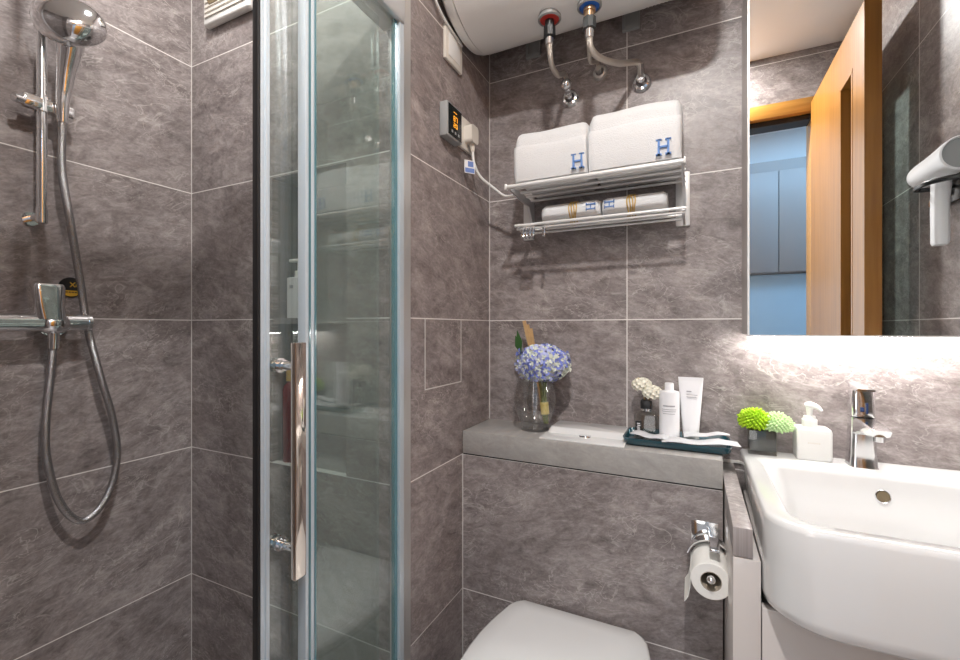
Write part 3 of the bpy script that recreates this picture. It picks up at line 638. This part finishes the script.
mb = MB(); mb.ball(C0, .05, (1.25, 1.05, .8)); mb.build('blossom_core', 'petal_lilac', fl)
mb = MB()
for k in range(7):
    a = k*2*PI/7; dxk, dyk = .007*math.cos(a), .007*math.sin(a)
    mb.tube([(VX+.038+dxk*.6, VY-.01+dyk*.6, LZ+.024), (VX+.032+dxk, VY-.008+dyk, LZ+.07), (VX+.028+dxk, VY-.006+dyk, LZ+.12), (C0.x+dxk*2, C0.y+dyk*2, C0.z-.03)], .003, 6, sub=3)
mb.build('stem_bundle', 'stem_green', fl)
MB().cyl((VX+.035, VY-.009, LZ+.05), (VX+.031, VY-.007, LZ+.085), .0125, n=20).build('straw_wrap', 'straw_yellow', fl, label='yellow straw wrapping')
for k, (p, q) in enumerate((((-.055, .0, .25), (-.058, .0, .298)), ((-.05, .01, .25), (-.066, .005, .282)))):
    mb = MB(); P = Vector((VX, VY, LZ)); a = P+Vector((-.045, .0, .225)); b = P+Vector(q); c = (a+b)/2; s = Vector((.010, 0, .004))
    mb.loft([[a, a+Vector((.001, 0, 0)), a+Vector((.001, .002, 0)), a+Vector((0, .002, 0))], [c-s, c+s, c+s+Vector((0, .002, 0)), c-s+Vector((0, .002, 0))], [b, b+Vector((.001, 0, 0)), b+Vector((.001, .002, 0)), b+Vector((0, .002, 0))]]); mb.build('leaf', 'leaf_green', fl)
rd = thing('reed_bundle', 'flat tan reed sticks leaning in the vase behind the blossom', 'reeds', (VX, VY, LZ+.02))
for k in range(3):
    a = Vector((VX+.034-.004*k, VY+.014, LZ+.025)); b = Vector((VX-.044+.010*k, VY+.024+.002*k, 1.198-.012*k)); d = (b-a).normalized(); s = d.cross(Vector((0, 1, 0))).normalized()*.0055; n = Vector((0, .003, 0))
    MB().loft([[a-s, a+s, a+s+n, a-s+n], [b-s, b+s, b+s+n, b-s+n]]).build('stick', 'reed_tan', rd)

# teal tray
tr = MB()
def tring(h, ins): return [Vector((x, y, LZ+h)) for x, y in ()]
TX0, TX1, TY0, TY1 = -.170, .083, 1.195, 1.338
cxm, cym, hx_, hy_ = (TX0+TX1)/2, (TY0+TY1)/2, (TX1-TX0)/2, (TY1-TY0)/2
tr.loft([rrect(cxm, cym, hx_-.012, hy_-.010, .016, LZ+.0005), rrect(cxm, cym, hx_-.004, hy_-.003, .018, LZ+.006), rrect(cxm, cym, hx_, hy_, .020, LZ+.020), rrect(cxm, cym, hx_-.004, hy_-.004, .017, LZ+.020), rrect(cxm, cym, hx_-.010, hy_-.010, .014, LZ+.008)])
tag(tr.build('tray', 'teal_lacquer', sharp=50), 'dark teal lacquer tray on the right end of the stone ledge', 'tray')
TZ = LZ+.0085
def print_lines(t, x0, x1, y, zs, parent):
    mb = MB()
    for z, f, h in zs: mb.box((x0, y-.0006, z), (x0+(x1-x0)*f, y+.0008, z+h))
    mb.build('print', 'print_grey', parent)
# reed diffuser with two cream flowers
dfx, dfy = -.118, 1.292
df = thing('reed_diffuser', 'glass diffuser bottle with black collar and two cream flowers', 'diffuser', (dfx, dfy, TZ))
MB().loft([rrect(dfx, dfy, .030, .022, .004, TZ), rrect(dfx, dfy, .031, .023, .005, TZ+.058), rrect(dfx, dfy, .026, .018, .006, TZ+.066), rrect(dfx, dfy, .012, .012, .006, TZ+.070)]).build('bottle', 'bottle_glass', df)
MB().loft([rrect(dfx, dfy, .026, .018, .003, TZ+.005), rrect(dfx, dfy, .026, .018, .004, TZ+.030)]).build('liquid', 'bottle_glass', df)
MB().cyl((dfx, dfy, TZ+.070), (dfx, dfy, TZ+.076), .016, n=24).build('neck_ring', 'chrome', df)
MB().box((dfx-.0145, dfy-.0145, TZ+.076), (dfx+.0145, dfy+.0145, TZ+.099), .002).build('collar', 'black_plastic', df)
MB().box((dfx-.026, dfy-.0245, TZ+.012), (dfx-.010, dfy-.0225, TZ+.044)).build('label', 'black_plastic', df, label='small black printed label')
mb = MB()
for k in range(5): mb.box((dfx-.022+.001*(k % 2), dfy-.0252, TZ+.016+.005*k), (dfx-.013-.001*(k % 3), dfy-.0244, TZ+.0185+.005*k))
mb.build('label_print', 'cosmetic_white', df)
for c, r in (((dfx-.012, dfy, TZ+.140), .027), ((dfx+.016, dfy-.012, TZ+.122), .026)):
    mb = MB(); c = Vector(c)
    for i in range(46):
        zz = 1-1.75*(i+.5)/46; a = i*2.39996; q = math.sqrt(max(0, 1-zz*zz)); n = Vector((q*math.cos(a), q*math.sin(a), zz)); p = c+Vector((n.x*r*.85, n.y*r*.85, n.z*r*.6)); d0 = (n.orthogonal()+Vector((0, 0, .2))).normalized(); d0 = (d0-n*d0.dot(n)).normalized()
        for k in range(3):
            an = a+k*2.1; e1 = d0*math.cos(an)+n.cross(d0)*math.sin(an); petal(mb, p-e1*.004, e1, n, .010, .0055)
    mb.ball(c, r*.82, (1, 1, .72), seg=16); mb.build('flower', 'cream_flower', df)
    MB().tube([(dfx+(c.x-dfx)*.3, dfy, TZ+.095), c], .0022, 6).build('stalk', 'reed_tan', df)
# black lens-like perfume box behind the white bottle
bx, by = -.059, 1.268
b = thing('lotion_bottle', 'round white lotion bottle standing on the tray beside the tube', 'bottle', (bx, by, TZ))
MB().lathe([(.0, 0), (.0215, 0), (.0250, .003), (.0252, .124), (.0238, .130), (.012, .1325), (.011, .134), (.0, .134)], (bx, by, TZ), n=36, cap=False).build('body', 'cosmetic_white', b)
MB().lathe([(.011, .133), (.0112, .150), (.010, .152), (.0, .152)], (bx, by, TZ), n=28, cap=False).build('cap', 'cosmetic_white', b)
mb = MB()
for z, w, h in ((.092, .6, .0035), (.084, .75, .0016), (.079, .7, .0016), (.073, .6, .0014)):
    pts = [(bx+.0256*math.sin(a), by-.0256*math.cos(a)) for a in [(-w+k*w/4) for k in range(9)]]
    mb.loft([[Vector((p[0], p[1], TZ+z)) for p in pts], [Vector((p[0], p[1], TZ+z+h)) for p in pts]], closed=False)
mb.build('print', 'print_grey', b)
tx, ty = -.008, 1.300
b = thing('cream_tube', 'white tapered cream tube standing on its cap on the tray', 'tube', (tx, ty, TZ))
MB().lathe([(.0, 0), (.0190, 0), (.0195, .002), (.0195, .018), (.0, .019)], (tx, ty, TZ), n=32, cap=False).build('cap', 'frosted_white', b)
rings = []
for f in (0, .1, .25, .4, .55, .7, .85, .93, .94, 1):
    a = .020+(.0305-.020)*f; c = .020*(1-min(1, f/.94))+.0012; z = TZ+.019+.147*f
    rings.append([Vector((tx+a*math.cos(2*PI*k/32), ty+c*math.sin(2*PI*k/32), z)) for k in range(32)])
MB().loft(rings).build('body', 'cosmetic_white', b)
print_lines(b, tx-.010, tx+.016, ty-.0125, ((TZ+.128, .45, .003),), b)
print_lines(b, tx-.010, tx+.016, ty-.0135, ((TZ+.120, 1, .0014), (TZ+.115, .9, .0014)), b)
# flat grey-white packets lying on the tray
def packet(cx, cy, z, w, h, rz, tilt, label, curl=.004, tri=False):
    mb = MB(); n = 8
    M = Matrix.Translation((cx, cy, z)) @ Euler((tilt[0], tilt[1], rz)).to_matrix().to_4x4()
    top, bot = [], []
    rings = []
    for i in range(n+1):
        f = i/n-.5; th = .0028*(1-(2*abs(f))**4)+.0006; zc = curl*math.sin(i*1.3)
        hh = h*(1-.75*(i/n)) if tri else h
        rings.append([M @ Vector((f*w, -hh/2, zc*.5)), M @ Vector((f*w, -hh/4, zc+th)), M @ Vector((f*w, hh/4, zc+th)), M @ Vector((f*w, hh/2, zc*.5)), M @ Vector((f*w, hh/4, zc-.0006)), M @ Vector((f*w, -hh/4, zc-.0006))])
    mb.loft(rings)
    return tag(mb.build('sachet', 'soft_grey_paper', sharp=50), label, 'sachet', 'flat sachets on the tray')
packet(-.098, 1.232, LZ+.0245, .105, .050, -.12, (0, .05), 'crumpled pale sachet at the left end of the tray, under the diffuser')
packet(.012, 1.222, LZ+.0235, .175, .052, .10, (0, -.03), 'long flat pale sachet overhanging the right front of the tray')
packet(.028, 1.255, LZ+.036, .105, .040, .05, (.12, -.10), 'folded white sachet lying in front of the cream tube', .003, True)

# ------------------------------------------------------------------ vanity, stone top, basin
VY0 = .913
vn = thing('vanity_cabinet', 'pale lacquered vanity cabinet under the basin', 'cabinet', (.32, 1.13, 0))
MB().box((.063, VY0, .02), (.106, YB-.002, .764), .001).box((.106, VY0+.02, .02), (.585, YB-.002, .64), 0).build('body', 'vanity_lacquer', vn)
MB().box((.1075, VY0-.001, .03), (.33, VY0+.0195, .684), .0015).build('door', 'vanity_lacquer', vn)
MB().box((.333, VY0-.001, .03), (.585, VY0+.0195, .684), .0015).build('door', 'vanity_lacquer', vn)
mb = MB(); mb.box((.063, VY0, .766), (.094, YB-.002, .818), .0012)
tag(mb.build('stone_counter', 'counter_marble'), 'narrow grey stone top of the vanity left of the basin', 'countertop')

BX0, BX1, BY0, BY1, BZ = .1075, .578, .838, 1.345, .861
bs = thing('washbasin', 'white semi-recessed ceramic washbasin with rounded front corners', 'basin', (.342, 1.09, .72))
bcx, bcy, bhx, bhy = (BX0+BX1)/2, (BY0+BY1)/2, (BX1-BX0)/2, (BY1-BY0)/2
rings = []
def ring_o(ins, z, rf, r=.008, yb=0): return rrect(bcx, bcy+ins*0, bhx-ins, bhy-ins*.5 if yb else bhy-ins, r, z, 10, rf=rf)
rings += [ring_o(.030, .690, .088), ring_o(.009, .6945, .09), ring_o(.003, .702, .09), ring_o(.0, .718, .088), ring_o(0, .80, .080), ring_o(.0, BZ-.010, .070), ring_o(.0015, BZ-.004, .068), ring_o(.005, BZ-.0005, .066), ring_o(.010, BZ, .062)]
# inner bowl
def ring_i(l, fr, bk, z, rf, r): return rrect((BX0+l+BX1-l)/2, (BY0+fr+BY1-bk)/2, (BX1-BX0)/2-l, (BY1-BY0-fr-bk)/2, r, z, 10, rf=rf)
rings += [ring_i(.034, .030, .118, BZ, .050, .030), ring_i(.038, .034, .122, BZ-.003, .050, .030), ring_i(.042, .038, .125, BZ-.012, .050, .032), ring_i(.052, .050, .131, .80, .06, .05), ring_i(.062, .062, .139, .745, .07, .05), ring_i(.076, .078, .155, .722, .07, .06), ring_i(.11, .12, .19, .714, .08, .06), ring_i(.20, .20, .26, .712, .035, .035)]
MB().loft(rings).build('bowl', 'ceramic', bs, sharp=40)
yo = BY1-.137
MB().lathe([(.0, .001), (.0105, .001), (.0125, .003), (.0135, .002), (.0135, -.003)], (.3605, yo+.006, .818), (0, -1, .30), 28, cap=False).build('overflow_ring', 'chrome', bs)
MB().cyl((.3605, yo+.0045, .8185), (.3605, yo+.0035, .8187), .0105).build('overflow_hole', 'old_stain', bs, label='brownish dark overflow opening')
MB().lathe([(.0, .006), (.024, .005), (.027, 0)], (bcx, 1.03, .712), n=28, cap=False).build('drain', 'chrome', bs)

# basin tap
fx_, fy_ = .345, 1.290
fa = thing('basin_tap', 'chrome single-lever tap on the back rim of the basin', 'tap', (fx_, fy_, BZ))
MB().loft([rrect(fx_, fy_, .0265, .0265, .010, BZ), rrect(fx_, fy_, .0255, .0255, .010, BZ+.004), rrect(fx_, fy_, .0235, .0235, .009, BZ+.030), rrect(fx_, fy_, .0225, .0225, .009, BZ+.085), rrect(fx_, fy_, .0225, .0225, .009, BZ+.112)]).build('body', 'chrome', fa)
sp = MB(); rings = []
for y, zt, th, hw in ((fy_-.005, BZ+.112, .046, .0215), (fy_-.03, BZ+.112, .034, .0205), (fy_-.06, BZ+.111, .026, .0195), (fy_-.10, BZ+.109, .022, .019), (fy_-.126, BZ+.105, .016, .016)):
    rings.append([Vector((fx_+a*hw, y+(.014*b if y < fy_-.12 else 0), zt-b*th)) for a, b in ((-1, .15), (-.8, 0), (.8, 0), (1, .15), (1, .85), (.8, 1), (-.8, 1), (-1, .85))])
sp.loft(rings); sp = sp.build('spout', 'chrome', fa)
MB().cyl((fx_, fy_-.106, BZ+.090), (fx_, fy_-.106, BZ+.079), .0115, .0105).build('aerator', 'chrome', sp)
MB().loft([rrect(fx_, fy_, .0215, .0215, .009, BZ+.114), rrect(fx_, fy_, .0225, .0225, .009, BZ+.118), rrect(fx_, fy_+.001, .0215, .0205, .009, BZ+.160), rrect(fx_, fy_+.003, .020, .018, .009, BZ+.172)]).build('lever_base', 'chrome', fa)
lv = MB(); rings = []
for d, w, z in ((-.016, .017, .171), (.0, .020, .174), (.015, .016, .178), (.03, .010, .183), (.045, .0075, .186)):
    rings.append([Vector((fx_-d*.25-w, fy_+d, BZ+z)), Vector((fx_-d*.25+w, fy_+d, BZ+z)), Vector((fx_-d*.25+w*.9, fy_+d, BZ+z+.005)), Vector((fx_-d*.25-w*.9, fy_+d, BZ+z+.005))])
lv.loft(rings); lv.build('lever', 'chrome', fa)
MB().box((fx_-.008, fy_-.0232, BZ+.126), (fx_-.001, fy_-.0215, BZ+.136)).box((fx_+.002, fy_-.0232, BZ+.122), (fx_+.006, fy_-.0215, BZ+.146)).build('temperature_mark', 'navy_print', fa, label='dark blue mark')

# flowers in a black cube pot
px_, py_ = .152, 1.310
pt = thing('flower_pot', 'dark square glass pot of green pompom flowers on the basin corner', 'flowers', (px_, py_, BZ))
MB().box((px_-.029, py_-.0265, BZ+.010), (px_+.029, py_+.0265, BZ+.060), .002).build('inner_pot', 'dark_grey_plastic', pt)
MB().box((px_-.0305, py_-.028, BZ+.0005), (px_+.0305, py_+.028, BZ+.0610), .0025).build('glass_shell', 'bottle_glass', pt)
for c, r, m in (((px_-.014, py_-.006, BZ+.082), .040, 'lime_flower'), ((px_+.032, py_-.008, BZ+.078), .037, 'mint_flower')):
    mb = MB(); c = Vector(c); rnd = random.Random(5)
    for i in range(170):
        zz = 1-1.6*(i+.5)/170; a = i*2.39996; q = math.sqrt(max(0, 1-zz*zz)); n = Vector((q*math.cos(a), q*math.sin(a), zz*.8)); j = .9+.15*rnd.random()
        mb.tube([c+n*r*.5, c+n*r*.82*j, c+n*r*j], [.0028, .0036, .0018], 5)
    mb.ball(c, r*.72, (1, 1, .8), seg=14); mb.build('pompom_flower', m, pt, label='bright lime pompom flower' if m[0] == 'l' else 'pale mint pompom flower')
# soap dispenser
sx_, sy_ = .2565, 1.308
sd_ = thing('soap_dispenser', 'white square pump soap dispenser between the flower pot and tap', 'dispenser', (sx_, sy_, BZ))
MB().loft([rrect(sx_, sy_, .0330, .0245, .005, BZ+.0005), rrect(sx_, sy_, .0350, .0265, .006, BZ+.004), rrect(sx_, sy_, .0350, .0265, .006, BZ+.068), rrect(sx_, sy_, .0335, .025, .006, BZ+.074), rrect(sx_, sy_, .030, .022, .006, BZ+.076)]).build('body', 'white_plastic', sd_)
MB().lathe([(.0155, .076), (.0155, .094), (.013, .096), (.012, .102), (.0, .102)], (sx_-.005, sy_, BZ), n=28, cap=False).build('collar', 'white_plastic', sd_)
mb = MB(); mb.cyl((sx_-.005, sy_, BZ+.102), (sx_-.005, sy_, BZ+.122), .0055, .0075); mb.tube([(sx_-.012, sy_+.004, BZ+.126), (sx_-.004, sy_, BZ+.128), (sx_+.008, sy_-.008, BZ+.126), (sx_+.016, sy_-.013, BZ+.117)], [.0065, .0085, .0055, .0035], 12, sub=4); mb.build('pump', 'white_plastic', sd_)
mb = MB()
for k in range(6): mb.box((sx_-.013+.0042*k, sy_-.0268, BZ+.040), (sx_-.0105+.0042*k, sy_-.0262, BZ+.0435))
mb.build('print', 'cream_plastic', sd_)

# ------------------------------------------------------------------ toilet
tcx = -.275; TZL = .429
to = thing('toilet', 'white ceramic toilet with a closed lid below the ledge', 'toilet', (tcx, .90, 0))
def tring2(z, k=1.0, y1=1.148, y0=.62, wb=.168, wm=.205, off=0):
    pts = []; n = 40
    L = y1-y0
    prof = lambda f: (wb+(wm-wb)*math.sin(min(1, f/.42)*PI/2)) if f < .42 else wm*math.sqrt(max(0, 1-((f-.42)/.58)**2.3))
    fs = [0, .012, .03, .06, .1, .16, .23, .32, .42, .52, .62, .71, .79, .86, .92, .96, .985, .997]
    for i, f in enumerate(fs):
        w = prof(f)*k
        if f < .06: w -= .020*k*(1-f/.06)**2
        pts.append(Vector((tcx+w, y1-f*L, z)))
    for f in reversed(fs):
        w = prof(f)*k
        if f < .06: w -= .020*k*(1-f/.06)**2
        pts.append(Vector((tcx-w, y1-f*L, z)))
    return pts
def ins(rg, d):
    c = sum(rg, Vector())/len(rg); return [Vector((p.x+(c.x-p.x)*d/.2, p.y+(c.y-p.y)*d/.26, p.z)) for p in rg]
r0 = tring2(TZL)
def zz(rg, z, dome=0):
    out = []
    for p in rg: out.append(Vector((p.x, p.y, z)))
    return out
MB().loft([zz(ins(r0, .006), TZL-.026), zz(ins(r0, .001), TZL-.020), zz(r0, TZL-.012), zz(ins(r0, .002), TZL-.004), zz(ins(r0, .008), TZL), zz(ins(r0, .05), TZL+.004), zz(ins(r0, .12), TZL+.006)]).build('lid', 'ceramic', to, sharp=50)
MB().loft([zz(ins(r0, .008), TZL-.046), zz(ins(r0, .004), TZL-.042), zz(ins(r0, .004), TZL-.032), zz(ins(r0, .008), TZL-.028)]).build('seat', 'ceramic', to)
MB().loft([zz(tring2(0, .62, y0=.74), 0.001), zz(tring2(0, .64, y0=.73), .10), zz(tring2(0, .72, y0=.70), .20), zz(tring2(0, .88, y0=.655), .30), zz(tring2(0, .95, y0=.64), .345), zz(tring2(0, .95, y0=.64), TZL-.047)]).build('bowl', 'ceramic', to, sharp=50)

# ------------------------------------------------------------------ toilet roll
rx_, rz_ = .032, .643
th_ = thing('paper_holder', 'chrome toilet paper holder on the tiled wall beside the vanity', 'paper holder', (.02, YC, .66))
MB().box((-.006, YC-.006, .662), (.052, YC-.0005, .724), .002).build('wall_plate', 'chrome', th_)
MB().box((.030, 1.05, .702), (.050, YC-.004, .709), .002).box((.0355, YC-.012, .64), (.0445, YC-.003, .70), .001).build('arm', 'chrome', th_)
rings = []
for k in range(8):
    a = math.radians(50+16*k); rings.append([Vector((rx_+.052*math.cos(a)*.9, 1.118, rz_+.052*math.sin(a))), Vector((rx_+.052*math.cos(a)*.9, 1.145, rz_+.052*math.sin(a))), Vector((rx_+.055*math.cos(a)*.9, 1.145, rz_+.055*math.sin(a))), Vector((rx_+.055*math.cos(a)*.9, 1.118, rz_+.055*math.sin(a)))])
MB().loft(rings).build('cover_flap', 'chrome', th_)
MB().cyl((rx_, 1.035, rz_+.008), (rx_, YC-.004, rz_+.008), .0065).ball((rx_, 1.036, rz_+.008), .0085).build('spindle', 'chrome', th_)
tp = thing('toilet_roll', 'white toilet roll hanging on the chrome holder, loose end showing', 'toilet paper', (rx_, 1.09, rz_))
MB().lathe([(.0205, 0), (.037, 0), (.0385, .0015), (.0385, .0945), (.037, .096), (.0205, .096)], (rx_, 1.044, rz_), (0, 1, 0), 48, cap=False).build('paper', 'paper', tp)
MB().lathe([(.0205, .0), (.0205, .096), (.0192, .096), (.0192, 0), (.0205, 0)], (rx_, 1.044, rz_), (0, 1, 0), 48, cap=False).build('core', 'cardboard', tp)
mb = MB(); pr = []
for (dx_, z_) in ((-.0375, .012), (-.0385, 0), (-.0395, -.02), (-.043, -.040), (-.050, -.052)): pr.append([Vector((rx_+dx_, 1.046, rz_+z_-.004)), Vector((rx_+dx_, 1.138, rz_+z_)), Vector((rx_+dx_-.0012, 1.138, rz_+z_)), Vector((rx_+dx_-.0012, 1.046, rz_+z_-.004))])
mb.loft(pr); mb.build('loose_end', 'paper', tp)

# ------------------------------------------------------------------ hair dryer on the right wall, seen in the mirror
hd = thing('hair_dryer', 'white hair dryer hung on the right wall, seen in the mirror', 'hair dryer', (.54, .92, 1.37))
ax = Vector((0, .99, -.02)).normalized(); c0 = Vector((.545, .80, 1.578))
MB().lathe([(.0, -.004), (.014, -.001), (.024, .008), (.030, .022), (.032, .045), (.033, .10), (.036, .16), (.039, .205), (.039, .222), (.036, .226), (.034, .218)], c0, ax, 36, cap=False).build('barrel', 'cosmetic_white', hd)
MB().lathe([(.0, .219), (.034, .219)], c0, ax, 36, cap=False).build('intake_mesh', 'grey_plastic', hd, label='dark grey round mesh')
MB().loft([[p+Vector((0, .008, 0)) for p in rrect(.545, .920, .0165, .021, .013, 1.55)], rrect(.545, .920, .0145, .021, .012, 1.47), rrect(.545, .922, .0145, .021, .012, 1.386), rrect(.545, .922, .012, .018, .010, 1.380)]).build('grip', 'cosmetic_white', hd)
hh = thing('dryer_holder', 'black hair dryer holder on the right wall, seen in the mirror', 'holder', (.57, .93, 1.5))
mb = MB(); mb.box((XR-.012, .84, 1.49), (XR, .93, 1.56), .004); mb.box((.565, .86, 1.508), (XR-.008, .885, 1.524), .003)
mb.build('wall_mount', 'black_plastic', hh)
mb = MB(); mb.tube([(.584, .890, 1.530), (.545, .885, 1.528), (.512, .892, 1.527), (.503, .92, 1.526), (.504, .97, 1.524), (.535, 1.01, 1.522), (.584, 1.01, 1.522)], .006, 10, sub=5); mb.build('cradle', 'black_plastic', hh)
mb = MB(); mb.cyl((.555, .842, 1.500), (.580, .842, 1.500), .009); mb.build('knob', 'chrome', hh)
